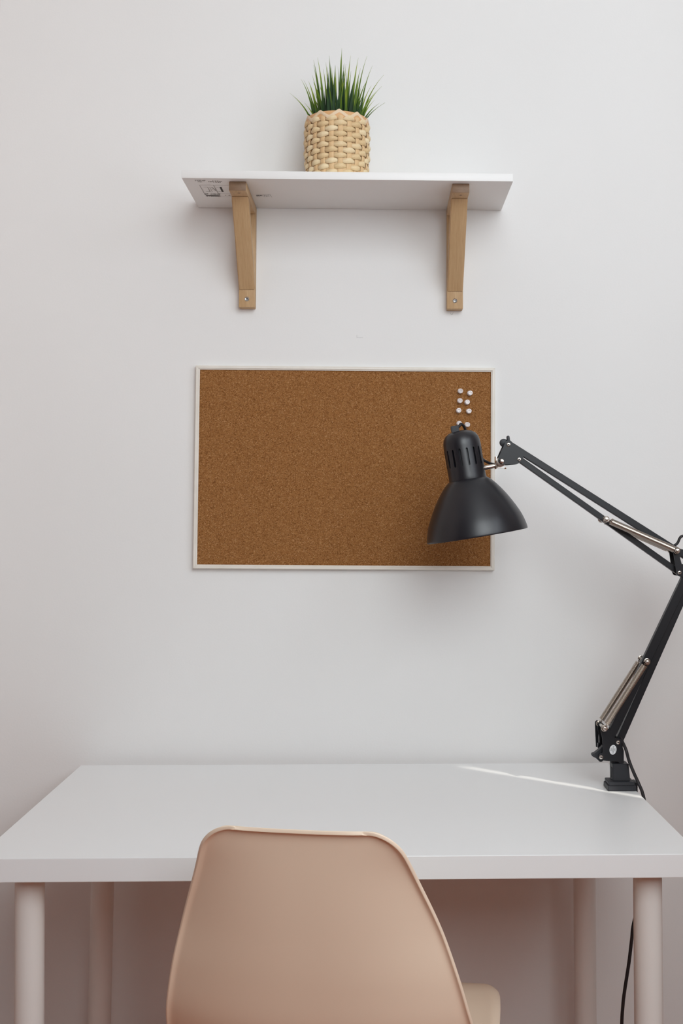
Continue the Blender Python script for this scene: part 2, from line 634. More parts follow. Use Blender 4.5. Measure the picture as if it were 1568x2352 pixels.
type_row(bm, -0.2440 + OX, -0.2260 + OX, -0.0900, 0.0034, 11, 0.6)
obj('printed_lines', bm, m_inkl, shelf, smooth=False)['label'] = 'thin grey printed boxes and type left of the bracket'
bm = NB()
type_row(bm, -0.1855 + OX, -0.1765 + OX, -0.0850, 0.0025, 12, 0.6)
for k in range(4):
    skew_line(bm, -0.1725 + OX + k * .0016, -0.0975, -0.1735 + OX + k * .0016 + (k % 2) * .0022, -0.0800, 0.0007)
skew_line(bm, -0.1655 + OX, -0.0975, -0.1655 + OX, -0.0800, 0.0006)
for k in range(3):
    skew_line(bm, -0.1642 + OX, -0.0960 + k * .0055, -0.1610 + OX, -0.0960 + k * .0055, 0.0014)
skew_line(bm, -0.1592 + OX, -0.0975, -0.1570 + OX, -0.0785, 0.0007)
skew_line(bm, -0.1630 + OX, -0.0985, -0.1592 + OX, -0.0985, 0.0007)
obj('printed_lines', bm, m_inkl, shelf, smooth=False)['label'] = 'thin grey printed marks right of the bracket'


# ---------------------------------------------------------------- brackets
def bracket(x0, z_top, label):
    """x0 = left side; wall upright, top arm under the shelf, diagonal strut in front"""
    W_ = 0.0312
    r = thing('shelf_bracket', label, 'bracket', (x0 + W_ / 2, 0, z_top - 0.199), group='wooden brackets under the wall shelf')
    h = 0.199
    bm = NB()
    box(bm, (-W_ / 2, -0.021, 0.0), (W_ / 2, 0, h - 0.0005), 0.0016)
    obj('wall_upright', bm, m_wood_long, r)
    bm = NB()
    box(bm, (-W_ / 2, -0.1815, h - 0.0172), (W_ / 2, -0.0215, h - 0.0003), 0.0014, 2, 0)
    bm.normal_update()
    for f in bm.faces:
        if f.normal.y < -0.9 or f.calc_center_median().y < -0.1808:
            f.material_index = 1
    obj('top_arm', bm, m_wood_deep, r, mats=[m_wood_deep, m_wood_end])
    # the diagonal strut, from the front of the arm down to the upright
    bm = NB()
    poly = [(-0.1470, h - 0.0174), (-0.1225, h - 0.0174), (-0.0213, 0.0585), (-0.0213, 0.0330)]
    a = [bm.verts.new((-W_ / 2 + 0.0003, y, z)) for y, z in poly]
    b = [bm.verts.new((W_ / 2 - 0.0003, y, z)) for y, z in poly]
    for i in range(4):
        j = (i + 1) % 4
        bm.faces.new((a[i], a[j], b[j], b[i]))
    bm.faces.new(a[::-1]); bm.faces.new(b)
    bmesh.ops.recalc_face_normals(bm, faces=bm.faces)
    bmesh.ops.bevel(bm, geom=list(bm.edges), offset=0.0014, segments=2, affect='EDGES')
    obj('diagonal_strut', bm, m_wood_strut, r)
    # screw head low on the upright, with a cross recess
    bm = NB()
    lathe(bm, [(0.0046, 0.0), (0.0045, 0.0008), (0.0036, 0.0016), (0.0028, 0.0010), (0.0018, 0.0008), (0, 0.0008)], (0, -0.0209, 0.0160), (0, -1, 0), 24)
    s = obj('screw', bm, m_screw, r)
    bm = NB()
    box(bm, (-0.0022, -0.0221, 0.0154), (0.0022, -0.0216, 0.0166))
    box(bm, (-0.0006, -0.0221, 0.0138), (0.0006, -0.0216, 0.0182))
    obj('cross_recess', bm, m_dark, s, smooth=False)
    # countersunk fixing hole under the arm
    bm = NB()
    lathe(bm, [(0.0030, 0.0), (0.0024, 0.0003), (0, 0.0003)], (0.001, -0.1660, h - 0.0171), (0, 0, -1), 16)
    obj('screw_hole', bm, m_wood_end, r)
    return r


bracket(-0.2249, SH_Z + 0.0007, 'pale wooden bracket under the printed left end of the shelf')
bracket(0.1769, SH_Z - 0.0007, 'pale wooden bracket under the unprinted right end of the shelf')

# ---------------------------------------------------------------- basket
BX, BY, BZ = -0.0335, -0.110, SH_Z + SH_T + 0.0012
basket = thing('woven_basket', 'round straw coloured woven basket standing on the white shelf', 'basket', (BX, BY, BZ))
BH = 0.1205


def brad(z):
    t = z / BH
    return 0.0535 + 0.0058 * math.sin(min(t * 1.9, 1) * PI / 2) - 0.0012 * max(0, t - .75) * 4


NW = 22
NR = 11
RH = (BH - 0.0125) / NR


def attr(bm):
    return bm.verts.layers.float.new('tone')


bm = NB()
tl = attr(bm)
for k in range(NR):
    zc = 0.0045 + RH * (k + .5)
    jit = [rnd.uniform(-.0010, .0010) for _ in range(NW)]
    tn = [rnd.uniform(0.0, .55) for _ in range(NW)]
    seg = NW * 8
    prev = first = None
    for i in range(seg):
        a = 2 * PI * i / seg
        ph = i / 8 + k % 2
        over = math.cos(PI * ph)                       # +1 over a warp, -1 behind it
        j = int(round(ph / 2)) % NW
        rad = brad(zc) + 0.0022 * (over if over > 0 else over * 1.1)
        hh = RH * (0.80 + 0.22 * over)
        zz = zc + jit[j] * max(over, 0)
        tw = 0.0006 * math.sin(PI * ph)
        ring = []
        for q, (dr, dz) in enumerate(((-.0009, -1), (.0000, -.86), (.0008, -.4), (.0011, .1), (.0007, .6), (-.0003, 1), (-.0014, .5), (-.0014, -.5))):
            x = bm.verts.new(((rad + dr) * math.cos(a), (rad + dr) * math.sin(a), zz + dz * hh * .5 + tw * (1 - dz * .3)))
            x[tl] = tn[j] + (0.12 if q in (3, 4) else 0)
            ring.append(x)
        if prev:
            for q in range(8):
                bm.faces.new((prev[q], prev[(q + 1) % 8], ring[(q + 1) % 8], ring[q]))
        else:
            first = ring
        prev = ring
    for q in range(8):
        bm.faces.new((prev[q], prev[(q + 1) % 8], first[(q + 1) % 8], first[q]))
obj('woven_wefts', bm, m_straw, basket, angle=50)
bm = NB()
for wv in range(NW):
    a = 2 * PI * wv / NW
    prev = None
    for s in range(NR * 4 + 1):
        z = 0.002 + (BH - 0.008) * s / (NR * 4)
        ph = (z - 0.0045) / RH - .5
        under = math.cos(PI * (ph + wv))              # weft over this warp when +1
        rad = brad(z) - 0.0010 * under
        ring = []
        for dx, dr in ((-.0046, -.0005), (-.0036, .0003), (0, .0006), (.0036, .0003), (.0046, -.0005), (0, -.0012)):
            ring.append(bm.verts.new(((rad + dr) * math.cos(a) - dx * math.sin(a), (rad + dr) * math.sin(a) + dx * math.cos(a), z)))
        if prev:
            for q in range(6):
                bm.faces.new((prev[q], prev[(q + 1) % 6], ring[(q + 1) % 6], ring[q]))
        else:
            bm.faces.new(ring)
        prev = ring
    bm.faces.new(prev[::-1])
obj('woven_warps', bm, m_warp, basket, angle=50)
bm = NB()
lathe(bm, [(0.0, 0.001), (0.050, 0.001), (0.0535, 0.004), (0.0560, 0.03), (0.0565, 0.10), (0.0560, 0.116), (0.0545, 0.116), (0.0545, 0.006), (0.0, 0.004)], (0, 0, 0), (0, 0, 1), 66)
obj('inner_liner', bm, m_warp, basket)
# rim: an orange band with a pale strip zig-zagging over it
bm = NB()
lathe(bm, [(0.0576, 0.1060), (0.0592, 0.1085), (0.0588, 0.1150), (0.0570, 0.1212), (0.0552, 0.1218), (0.0544, 0.1180), (0.0550, 0.1060)], (0, 0, 0), (0, 0, 1), 66, close=True)
obj('rim_band', bm, m_rimo, basket)
bm = NB()
NZ = 10
seg = NZ * 12
prev = first = None
for i in range(seg):
    a = 2 * PI * i / seg + 0.10
    ph = (i / 12) % 1
    tri = 1 - abs(2 * ph - 1)
    tri = min(max((tri - .5) * 1.15 + .5, 0), 1)
    z = 0.1090 + 0.0118 * tri
    rad = 0.0606 - 0.0022 * tri
    ring = [bm.verts.new(((rad + dr) * math.cos(a), (rad + dr) * math.sin(a), z + dz)) for dr, dz in ((0, -.0036), (.0007, 0), (-.0006, .0034), (-.0018, 0))]
    if prev:
        for q in range(4):
            bm.faces.new((prev[q], prev[(q + 1) % 4], ring[(q + 1) % 4], ring[q]))
    else:
        first = ring
    prev = ring
for q in range(4):
    bm.faces.new((prev[q], prev[(q + 1) % 4], first[(q + 1) % 4], first[q]))
obj('rim_zigzag_strip', bm, m_riml, basket, angle=50)

# ---------------------------------------------------------------- grass in the basket
plant = thing('potted_grass', 'green spiky artificial grass plant inside the woven basket', 'plant', (BX, BY, BZ + 0.0045))
bm = NB()
lathe(bm, [(0.0, 0.0), (0.034, 0.0), (0.046, 0.085), (0.047, 0.086), (0.047, 0.090), (0.044, 0.090), (0.043, 0.080), (0.0, 0.080)], (0, 0, 0), (0, 0, 1), 40)
obj('inner_pot', bm, m_blackp, plant)
bm = NB()
lathe(bm, [(0.0, 0.096), (0.020, 0.095), (0.040, 0.090), (0.0428, 0.0885)], (0, 0, 0), (0, 0, 1), 32)
obj('soil', bm, m_soil, plant)
tips = [(-0.1232, 1.9931), (-0.1017, 2.0198), (-0.0965, 2.0173), (-0.0783, 2.0564), (-0.0787, 2.049), (-0.0689, 2.0474), (-0.06, 2.0408), (-0.0546, 2.0475),
        (-0.05, 2.0749), (-0.0275, 2.0685), (-0.0242, 2.0668), (-0.0079, 2.052), (0.0055, 2.0654), (0.0223, 2.0584), (0.0326, 2.0465), (0.0216, 2.0095),
        (0.0534, 2.0284), (0.0493, 2.0063), (0.0369, 1.9811), (0.0559, 1.9754), (0.0462, 1.9753), (-0.0794, 2.0199), (-0.0867, 2.0116), (0.0306, 2.0084),
        (-0.0372, 2.0476), (-0.0168, 2.0395), (0.0101, 2.038), (-0.0454, 2.0542)]
bm = NB()
tl = attr(bm)


def blade(base, tip, bow, wid, green):
    base, tip = Vector(base), Vector(tip)
    d = tip - base
    side = Vector((d.x, d.y, 0))
    if side.length < .004:
        side = Vector((rnd.uniform(-1, 1), rnd.uniform(-1, 1), 0))
    side.normalize()
    ctrl = base + Vector((d.x * .22, d.y * .22, d.z * .62)) + side * bow
    face = Vector((rnd.uniform(-.5, .5), -1, 0)).normalized()
    cross = Vector((-face.y, face.x, 0))
    prev = None
    n = 12
    for s in range(n + 1):
        t = s / n
        p = base * (1 - t) ** 2 + ctrl * 2 * t * (1 - t) + tip * t * t
        tan = ((ctrl - base) * (1 - t) + (tip - ctrl) * t).normalized()
        cr = (cross - tan * cross.dot(tan)).normalized()
        nn = tan.cross(cr)
        ww = wid * (0.72 + .28 * math.sin(min(t / .35, 1) * PI / 2)) * max(0.03, (1 - max(0, t - .3) / .7) ** 1.05) * .5
        ring = [bm.verts.new(p + cr * ww), bm.verts.new(p + nn * ww * .35 + nn * .0002), bm.verts.new(p - cr * ww), bm.verts.new(p + nn * ww * .35 - nn * .0003)]
        for x in ring:
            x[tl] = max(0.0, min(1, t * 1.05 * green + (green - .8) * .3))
        if prev:
            for q in range(4):
                bm.faces.new((prev[q], prev[(q + 1) % 4], ring[(q + 1) % 4], ring[q]))
        else:
            bm.faces.new(ring)
        prev = ring
    bm.faces.new(prev[::-1])


GZ = BZ + 0.0045
for i, (x, z) in enumerate(tips):
    tx, tz = x - BX, z - GZ
    b = Vector((max(-.041, min(.041, tx * .62)), 0, 0.088))
    yy = math.sqrt(max(0, .040 ** 2 - b.x ** 2)) * rnd.uniform(-.8, .5)
    wide = abs(tx) > .055
    blade((b.x, yy, b.z), (tx, yy * 1.4, tz), -0.004 if wide else 0.0, (0.0042 if wide else 0.0062) * rnd.uniform(.85, 1.1), rnd.uniform(.75, 1.15))
for i in range(92):
    a = rnd.uniform(0, 2 * PI)
    r0 = 0.039 * math.sqrt(rnd.random())
    bx, by = r0 * math.cos(a), r0 * math.sin(a)
    sp = rnd.uniform(.25, .85)
    hgt = rnd.uniform(.055, .128) * (1.08 - abs(bx) * 9)
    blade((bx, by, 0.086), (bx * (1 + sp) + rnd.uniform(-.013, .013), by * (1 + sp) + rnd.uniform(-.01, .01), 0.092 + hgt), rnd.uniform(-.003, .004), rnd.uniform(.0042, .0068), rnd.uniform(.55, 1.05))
for i in range(34):
    a = rnd.uniform(PI, 2 * PI)
    bx, by = 0.036 * math.cos(a), 0.036 * math.sin(a)
    hgt = rnd.uniform(.045, .095) * (1.05 - abs(bx) * 7)
    blade((bx, by, 0.086), (bx * rnd.uniform(1.0, 1.5) + rnd.uniform(-.008, .008), by * rnd.uniform(.9, 1.4), 0.092 + hgt), rnd.uniform(-.002, .003), rnd.uniform(.0055, .0078), rnd.uniform(.4, .85))
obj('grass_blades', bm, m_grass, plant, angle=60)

# ---------------------------------------------------------------- cork board
KW, KH = 0.5783, 0.3912
board = thing('cork_board', 'brown cork notice board in a thin cream frame on the wall', 'notice board', (-0.0193, 0, 1.29605), (0, 0.0049, 0))
FW = 0.0078
bm = NB()
box(bm, (-KW / 2 + FW * .6, -0.0095, -KH / 2 + FW * .6), (KW / 2 - FW * .6, -0.0015, KH / 2 - FW * .6))
obj('cork_panel', bm, m_cork, board, smooth=False)


def frame_rail(p0, p1, inx, inz, name):
    # profile across the rail: (distance in from outer edge, y)
    prof = [(0, 0), (0, -0.0125), (0.0012, -0.0140), (0.0052, -0.0140), (0.0058, -0.0128), (FW, -0.0118), (FW, -0.0090), (0.004, 0)]
    bm = NB()
    ends = []
    for (px, pz), sgn in ((p0, 1), (p1, -1)):
        dx, dz = (p1[0] - p0[0]), (p1[1] - p0[1])
        l = math.hypot(dx, dz)
        tx, tz = dx / l * sgn, dz / l * sgn
        ends.append([bm.verts.new((px + inx * d + tx * (d + 0.00012), y, pz + inz * d + tz * (d + 0.00012))) for d, y in prof])
    n = len(prof)
    for i in range(n):
        j = (i + 1) % n
        bm.faces.new((ends[0][i], ends[0][j], ends[1][j], ends[1][i]))
    bm.faces.new(ends[0]); bm.faces.new(ends[1][::-1])
    obj('frame_rail', bm, m_frame, board)


a, b = KW / 2, KH / 2
frame_rail((-a, b), (a, b), 0, -1, 't')
frame_rail((-a, -b), (a, -b), 0, 1, 'b')
frame_rail((-a, -b), (-a, b), 1, 0, 'l')
frame_rail((a, -b), (a, b), -1, 0, 'r')

# ---------------------------------------------------------------- push pins
pins = [((0.2039, 1.4465), (.0008, .0012), 'clear push pin, topmost on the cork board'),
        ((0.2225, 1.4415), (.0010, .0004), 'clear push pin, rightmost of the top pair on the cork'),
        ((0.2031, 1.4271), (.0010, .0008), 'clear push pin on the left of the second pair down on the cork'),
        ((0.2170, 1.4233), (.0009, .0000), 'clear push pin on the right of the second pair, nearest to its neighbour'),
        ((0.2005, 1.4076), (.0006, .0003), 'clear push pin, leftmost of all on the cork, in the third pair'),
        ((0.2203, 1.4064), (.0010, .0003), 'clear push pin on the right of the third pair down on the cork'),
        ((0.2014, 1.3827), (.0006, .0004), 'clear push pin half hidden by the lamp cord loop'),
        ((0.2174, 1.3811), (.0010, .0009), 'lowest clear push pin, beside the lamp cord loop')]
YC = -0.0095
bm = NB()
lathe(bm, [(0, 0.0002), (0.0046, 0.0002), (0.0050, 0.0012), (0.0044, 0.0020), (0.0026, 0.0028), (0.0023, 0.0062), (0.0026, 0.0082), (0.0042, 0.0092), (0.0045, 0.0102), (0.0040, 0.0108),
           (0.0026, 0.0108), (0.0018, 0.0100), (0.0, 0.0099)], (0, 0, 0), (0, -1, 0), 24)
pin0 = obj('push_pin', bm, m_clear)
bm = NB()
lathe(bm, [(0, -0.0070), (0.0006, -0.0050), (0.0006, 0.0095), (0.0, 0.0096)], (0, 0, 0), (0, -1, 0), 10)
needle0 = obj('needle', bm, m_chrome, pin0)
for i, ((x, z), (tx, tz), lab) in enumerate(pins):
    if i == 0:
        p_, n_ = pin0, needle0
    else:
        p_ = pin0.copy(); COL.objects.link(p_)
        n_ = needle0.copy(); COL.objects.link(n_); n_.parent = p_
    p_.location = (x - tx, YC, z - tz)
    p_.rotation_euler = (tz / 0.010 * .8, 0, tx / 0.010 * .8)
    tag(p_, lab, 'push pin', 'clear push pins in the cork board')

# ---------------------------------------------------------------- desk lamp
YL = -0.215
lamp = thing('desk_lamp', 'black spring arm desk lamp clamped to the right edge of the desk', 'lamp', (0.4630, YL, DT))
LO = Vector((0.4630, YL, DT))


def lobj(name, bm, m, parent=None, **k):
    """parts are modelled in room coordinates, then moved under the lamp's base"""
    for x in bm.verts:
        x.co -= LO
    return obj(name, bm, m, parent or lamp, **k)


HO = Vector((0.2186, YL, 1.1682))
HA = (Vector((0.2059, YL, 1.2433)) - HO).normalized()
HB = Vector((HA.z, 0, -HA.x))                       # towards the right of the rim
# shade dome with a real wall thickness
outer = [(0.0885, 0.0), (0.0888, 0.003), (0.0872, 0.0120), (0.0825, 0.0275), (0.0735, 0.0465), (0.0611, 0.0680), (0.0486, 0.0853), (0.0390, 0.0958), (0.0335, 0.1000)]
outer = [(p.x, p.y) for p in catmull([(a, b, 0) for a, b in outer], 5)]
inner = [(r - 0.0011, h - (0.0 if h < .002 else 0.0010)) for r, h in outer][::-1]
bm = NB()
lathe(bm, outer + inner, HO, HA, 96, close=True)
shade = lobj('lamp_shade', bm, m_blacks, angle=50)
bm = NB()
lathe(bm, [(r - 0.0014, max(h - .0010, .0004)) for r, h in outer[:-3]], HO, HA, 96)
lobj('shade_lining', bm, m_inner, shade)
# socket housing with slots cut through
hp = [(0.0326, 0.0985), (0.0331, 0.1020), (0.0327, 0.1060), (0.0329, 0.1600), (0.0326, 0.1660), (0.0310, 0.1730), (0.0270, 0.1795), (0.0205, 0.1842), (0.0120, 0.1866), (0.0, 0.1872)]
bm = NB()
lathe(bm, hp + [(0.0, 0.1857), (0.0115, 0.1851), (0.0196, 0.1828), (0.0258, 0.1784), (0.0296, 0.1722), (0.0311, 0.1655), (0.0314, 0.1600), (0.0312, 0.1060), (0.0312, 0.0985)], HO, HA, 128, close=True)
housing = lobj('socket_housing', bm, m_blacks, angle=50)
q = HA.to_track_quat('Z', 'Y').to_matrix()


def hloc(a, r, h):
    """a = angle from the viewer's side, positive to the right"""
    return HO + HB * (r * math.sin(a)) + Vector((0, -1, 0)) * (r * math.cos(a)) + HA * h


bm = NB()
for k in range(16):
    a = math.radians(8 + 22.5 * k)
    rd = hloc(a, 1, 0) - HO
    tg = HA.cross(rd).normalized()
    cap = []
    hw = 0.00185
    for s in range(9):
        t = PI * s / 8
        cap.append((hw * math.cos(t), 0.1525 + hw * math.sin(t)))
    for s in range(9):
        t = PI + PI * s / 8
        cap.append((hw * math.cos(t), 0.1255 + hw * math.sin(t)))
    va = [bm.verts.new(HO - LO + rd * 0.024 + tg * x + HA * h) for x, h in cap]
    vb = [bm.verts.new(HO - LO + rd * 0.040 + tg * x + HA * h) for x, h in cap]
    n = len(cap)
    for i in range(n):
        j = (i + 1) % n
        bm.faces.new((va[i], va[j], vb[j], vb[i]))
    bm.faces.new(va[::-1]); bm.faces.new(vb)
cut = obj('slot_cutter', bm, m_black)
cut.location = LO
md = housing.modifiers.new('slots', 'BOOLEAN')
md.operation = 'DIFFERENCE'
md.object = cut
md.solver = 'EXACT'
bpy.context.view_layer.update()
dg = bpy.context.evaluated_depsgraph_get()
new_me = bpy.data.meshes.new_from_object(housing.evaluated_get(dg))
housing.modifiers.clear()
old = housing.data
housing.data = new_me
new_me.shade_smooth()
new_me.set_sharp_from_angle(angle=math.radians(24))
bpy.data.meshes.remove(old)
bpy.data.objects.remove(cut)
# dark socket inside, and the bulb
bm = NB()
lathe(bm, [(0.0, 0.176), (0.022, 0.174), (0.0285, 0.162), (0.0290, 0.104), (0.026, 0.100), (0.0, 0.100)], HO, HA, 48)
lobj('bulb_socket', bm, m_blackp)
bm = NB()
lathe(bm, [(0.013, 0.100), (0.014, 0.088), (0.020, 0.074), (0.0285, 0.058), (0.030, 0.046), (0.027, 0.032), (0.018, 0.022), (0.0, 0.018)], HO, HA, 32)
lobj('light_bulb', bm, m_glass)
# cord grip block on top, cord loop
bm = NB()
gp = HO + HA * 0.1850 - HB * 0.0080 + Vector((0, -0.006, 0))
res = bmesh.ops.create_cube(bm, size=1)
for x in res['verts']:
    x.co = gp + HB * x.co.x * 0.0135 + Vector((0, 1, 0)) * x.co.y * 0.013 + HA * (x.co.z * 0.0150 + 0.004)
bmesh.ops.bevel(bm, geom=list(bm.edges), offset=0.0010, segments=2, affect='EDGES')
grip = lobj('cord_grip', bm, m_blackp)
bm = NB()
cyl(bm, gp + Vector((0, -0.0063, 0)) + HA * 0.005 - HB * .002, gp + Vector((0, -0.0068, 0)) + HA * 0.005 - HB * .002, 0.0022, 0.0022, 16)
lobj('grip_screw_hole', bm, m_dark, grip)
bm = NB()
tube(bm, catmull([gp + HA * .009, (0.1862, YL - .004, 1.3600), (0.1893, YL - .001, 1.3640), (0.1942, YL + .004, 1.3625), (0.1985, YL + .010, 1.3555), (0.2015, YL + .016, 1.3460), (0.2060, YL + .024, 1.335),
                  (0.2160, YL + .034, 1.318), (0.2318, YL + .032, 1.3035), (0.2396, YL + .027, 1.2985), (0.2458, YL + .022, 1.2955), (0.2560, YL + .012, 1.2945), (0.2640, YL + .004, 1.2990), (0.2760, YL + .002, 1.3130)], 8), 0.0024, 10)
lobj('head_cord', bm, m_cord, angle=70)
# stem from the housing to the head joint
bm = NB()
cyl(bm, (0.2265, YL, 1.2869), (0.2535, YL, 1.2916), 0.0041, 0.0041, 24, 0.0006)
cyl(bm, (0.2268, YL, 1.2870), (0.2300, YL, 1.2875), 0.0052, 0.0048, 24, 0.0006)
lobj('head_stem', bm, m_chrome)
bm = NB()
box(bm, (0.2500, YL - .0095, 1.2855), (0.2518, YL + .0095, 1.3075), 0.0004)
box(bm, (0.2518, YL - .0095, 1.2873), (0.2690, YL + .0095, 1.2888), 0.0004)
box(bm, (0.2675, YL - .0095, 1.2855), (0.2690, YL + .0095, 1.2888), 0.0004)
cyl(bm, (0.2590, YL - .0125, 1.2975), (0.2590, YL + .0125, 1.2975), 0.0085, 0.0085, 28, 0.0006)
lobj('head_swivel_bracket', bm, m_chrome)

tri = [(0.2678, 1.3345), (0.2754, 1.3353), (0.2800, 1.3292), (0.2894, 1.3222), (0.2981, 1.3057), (0.2966, 1.2981), (0.2886, 1.2943), (0.2733, 1.2927), (0.2590, 1.2927), (0.2540, 1.2968), (0.2530, 1.3015), (0.2556, 1.3079)]
for y0 in (YL - .0155, YL + .0140):
    bm = NB()
    prism(bm, rounded(tri, .003), y0, y0 + .0015)
    lobj('head_joint_plate', bm, m_black, angle=30)


def screw_head(x, z, y, r=0.0036, name='screw'):
    bm = NB()
    lathe(bm, [(r, 0), (r * .97, .0008), (r * .75, .0017), (r * .45, .0019), (r * .42, .0010), (0, .0010)], (x, y, z), (0, -1, 0), 20)
    o = lobj(name, bm, m_chrome)
    bm = NB()
    box(bm, (x - r * .38, y - .0014, z - r * .3), (x + r * .38, y - .0008, z + r * .3))
    lobj('screw_recess', bm, m_dark, o, smooth=False)


yf = YL - .0155
screw_head(0.2720, 1.3275, yf)
screw_head(0.2905, 1.3017, yf)
bm = NB()
lathe(bm, [(.0048, 0), (.0047, .0010), (.0036, .0026), (.0018, .0033), (0, .0034)], (0.2599, yf, 1.2983), (0, -1, 0), 24)
cyl(bm, (0.2599, yf, 1.2983), (0.2599, YL + .0155, 1.2983), 0.002)
lobj('pivot_rivet', bm, m_chrome)
# wing nut behind the top of the head plate
bm = NB()
cyl(bm, (0.2654, YL + .001, 1.3318), (0.2654, YL + .006, 1.3318), 0.0072, 0.0072, 28, 0.001)
bar(bm, (0.2740, 1.3305), (0.2728, 1.3415), 0.0054, YL - .003, YL + .003, .001)
bar(bm, (0.2740, 1.3305), (0.2610, 1.3150), 0.0060, YL + .001, YL + .006, .001)
lobj('head_wing_nut', bm, m_blackp)

# arms
bm = NB(); bar(bm, (0.2735, 1.3286), (0.5847, 1.1314), 0.0113, YL - .0125, YL - .0010); lobj('upper_arm_bar', bm, m_black, angle=14)
bm = NB(); bar(bm, (0.2924, 1.3026), (0.5729, 1.1040), 0.0100, YL - .0060, YL + .0060); lobj('lower_guide_bar', bm, m_black, angle=14)
bm = NB(); bar(bm, (0.5835, 1.1000), (0.4500, 0.8265), 0.0146, YL - .0125, YL - .0010); lobj('upright_arm_bar', bm, m_black, angle=14)
bm = NB(); bar(bm, (0.5938, 1.0980), (0.4636, 0.8125), 0.0125, YL - .0060, YL + .0060); lobj('upright_guide_bar', bm, m_black, angle=14)

# elbow plates
elbow = [(0.5584, 1.1425), (0.5633, 1.1459), (0.5687, 1.1470), (0.6013, 1.1395), (0.6057, 1.1244), (0.6040, 1.0990), (0.5930, 1.0900), (0.5735, 1.0987), (0.5659, 1.0994), (0.5630, 1.1062)]
ehole = [(0.5693, 1.1342), (0.5936, 1.1297), (0.5905, 1.1198), (0.5737, 1.1176)]
for y0 in (YL - .0155, YL + .0140):
    bm = NB()
    prism(bm, rounded(elbow, .003), y0, y0 + .0015, hole=rounded(ehole, .003, 3))
    lobj('elbow_plate', bm, m_black, angle=30)
screw_head(0.5690, 1.1056, yf)
screw_head(0.5930, 1.1010, yf)
# cord loop over the elbow
bm = NB()
tube(bm, catmull([(0.5300, YL + .006, 1.1660), (0.5450, YL + .006, 1.1570), (0.5560, YL + .004, 1.1505), (0.5640, YL, 1.1520), (0.5700, YL, 1.1565), (0.5740, YL, 1.1648), (0.5785, YL, 1.1685), (0.5880, YL, 1.1672),
                  (0.5980, YL, 1.1543), (0.6045, YL, 1.1380), (0.6060, YL + .002, 1.1200), (0.6010, YL + .008, 1.1060), (0.5900, YL + .008, 1.0780), (0.5500, YL + .008, 0.9900), (0.4960, YL + .008, 0.8720), (0.4720, YL + .006, 0.8220)], 8), 0.0024, 10)
lobj('arm_cord', bm, m_cord, angle=70)


def peg(x, z, name='spring_peg', half=0.0305, r=0.0030):
    bm = NB()
    cyl(bm, (x, YL - half, z), (x, YL + half, z), r, r, 20, 0.0005)
    for s in (-1, 1):
        cyl(bm, (x, YL + s * (half - .0055), z), (x, YL + s * (half - .0035), z), r + .0011, r + .0011, 20)
    lobj(name, bm, m_chrome)


def spring(a, b, rad, wire, turns, y, pega, pegb):
    """helical spring between two x,z points at depth y, with loops hooking the pegs"""
    a, b = Vector((a[0], y, a[1])), Vector((b[0], y, b[1]))
    d = (b - a).normalized()
    e = d.cross(Vector((0, 1, 0))).normalized()
    f = Vector((0, 1, 0))
    pts = []
    n = turns * 9
    Ln = (b - a).length
    for i in range(n + 1):
        t = 2 * PI * i / 9
        pts.append(a + d * (Ln * i / n) + (e * math.cos(t) + f * math.sin(t)) * rad)
    bm = NB()
    tube(bm, pts, wire, 5)
    for pg, c0 in ((pega, a), (pegb, b)):
        pc = Vector((pg[0], y, pg[1]))
        dd = (c0 - pc).normalized()
        ee = dd.cross(f).normalized()
        rr = 0.0052
        loop = [c0 + ee * rad * .2]
        for k in range(13):
            t = -PI * .15 + (2 * PI - PI * .1) * k / 12
            loop.append(pc + (dd * math.cos(t) + ee * math.sin(t)) * rr)
        tube(bm, catmull(loop, 3), wire * 1.05, 5)
    return lobj('spring', bm, m_spring, angle=60)


UP0, UP1 = (0.4403, 1.1975), (0.5630, 1.1436)
LP0, LP1 = (0.5092, 0.9522), (0.4348, 0.8387)
for p_ in (UP0, UP1, LP0, LP1):
    peg(*p_)
for yy in (YL - .0225, YL + .0225):
    spring((0.4478, 1.1940), (0.5578, 1.1459), 0.0054, 0.00068, 78, yy, UP0, UP1)
    spring((0.5048, 0.9460), (0.4392, 0.8456), 0.0050, 0.00068, 74, yy, LP0, LP1)

# base plates with an ear reaching up to the lower peg
bplate = [(0.4300, 0.8312), (0.4305, 0.8409), (0.4348, 0.8438), (0.4400, 0.8400), (0.4538, 0.8207), (0.4666, 0.8185), (0.4673, 0.8044), (0.4695, 0.7999), (0.4693, 0.7769), (0.4633, 0.7769), (0.4600, 0.7801),
          (0.4332, 0.7824), (0.4280, 0.7836), (0.4273, 0.7896), (0.4333, 0.7962), (0.4325, 0.8200)]
for y0 in (YL - .0155, YL + .0140):
    bm = NB()
    prism(bm, rounded(bplate, .0025), y0, y0 + .0015)
    lobj('base_joint_plate', bm, m_black, angle=30)
bear = [(0.4310, 0.8300), (0.4308, 0.8410), (0.4345, 0.8445), (0.4385, 0.8415), (0.4372, 0.8250), (0.4372, 0.8000), (0.4325, 0.7960)]
for y0 in (YL + .0270,):
    bm = NB()
    prism(bm, rounded([(x - .0030, z) for x, z in bear], .002), y0, y0 + .0014)
    lobj('spring_ear', bm, m_black, angle=30)
bm = NB()
box(bm, (0.4305, YL + .0140, 0.7975), (0.4345, YL + .0275, 0.8060), .0005)
lobj('ear_bridge', bm, m_black)
screw_head(0.4599, 0.8131, yf)
screw_head(0.4304, 0.7879, yf)
bm = NB()
wing = [(0.4165, 0.7918), (0.4164, 0.7873), (0.4225, 0.7850), (0.4308, 0.7771), (0.4361, 0.7798), (0.4377, 0.7880), (0.4363, 0.8067), (0.4294, 0.7992), (0.4210, 0.7925)]
prism(bm, rounded(wing, .0022), YL - .0060, YL + .0060, .0010)
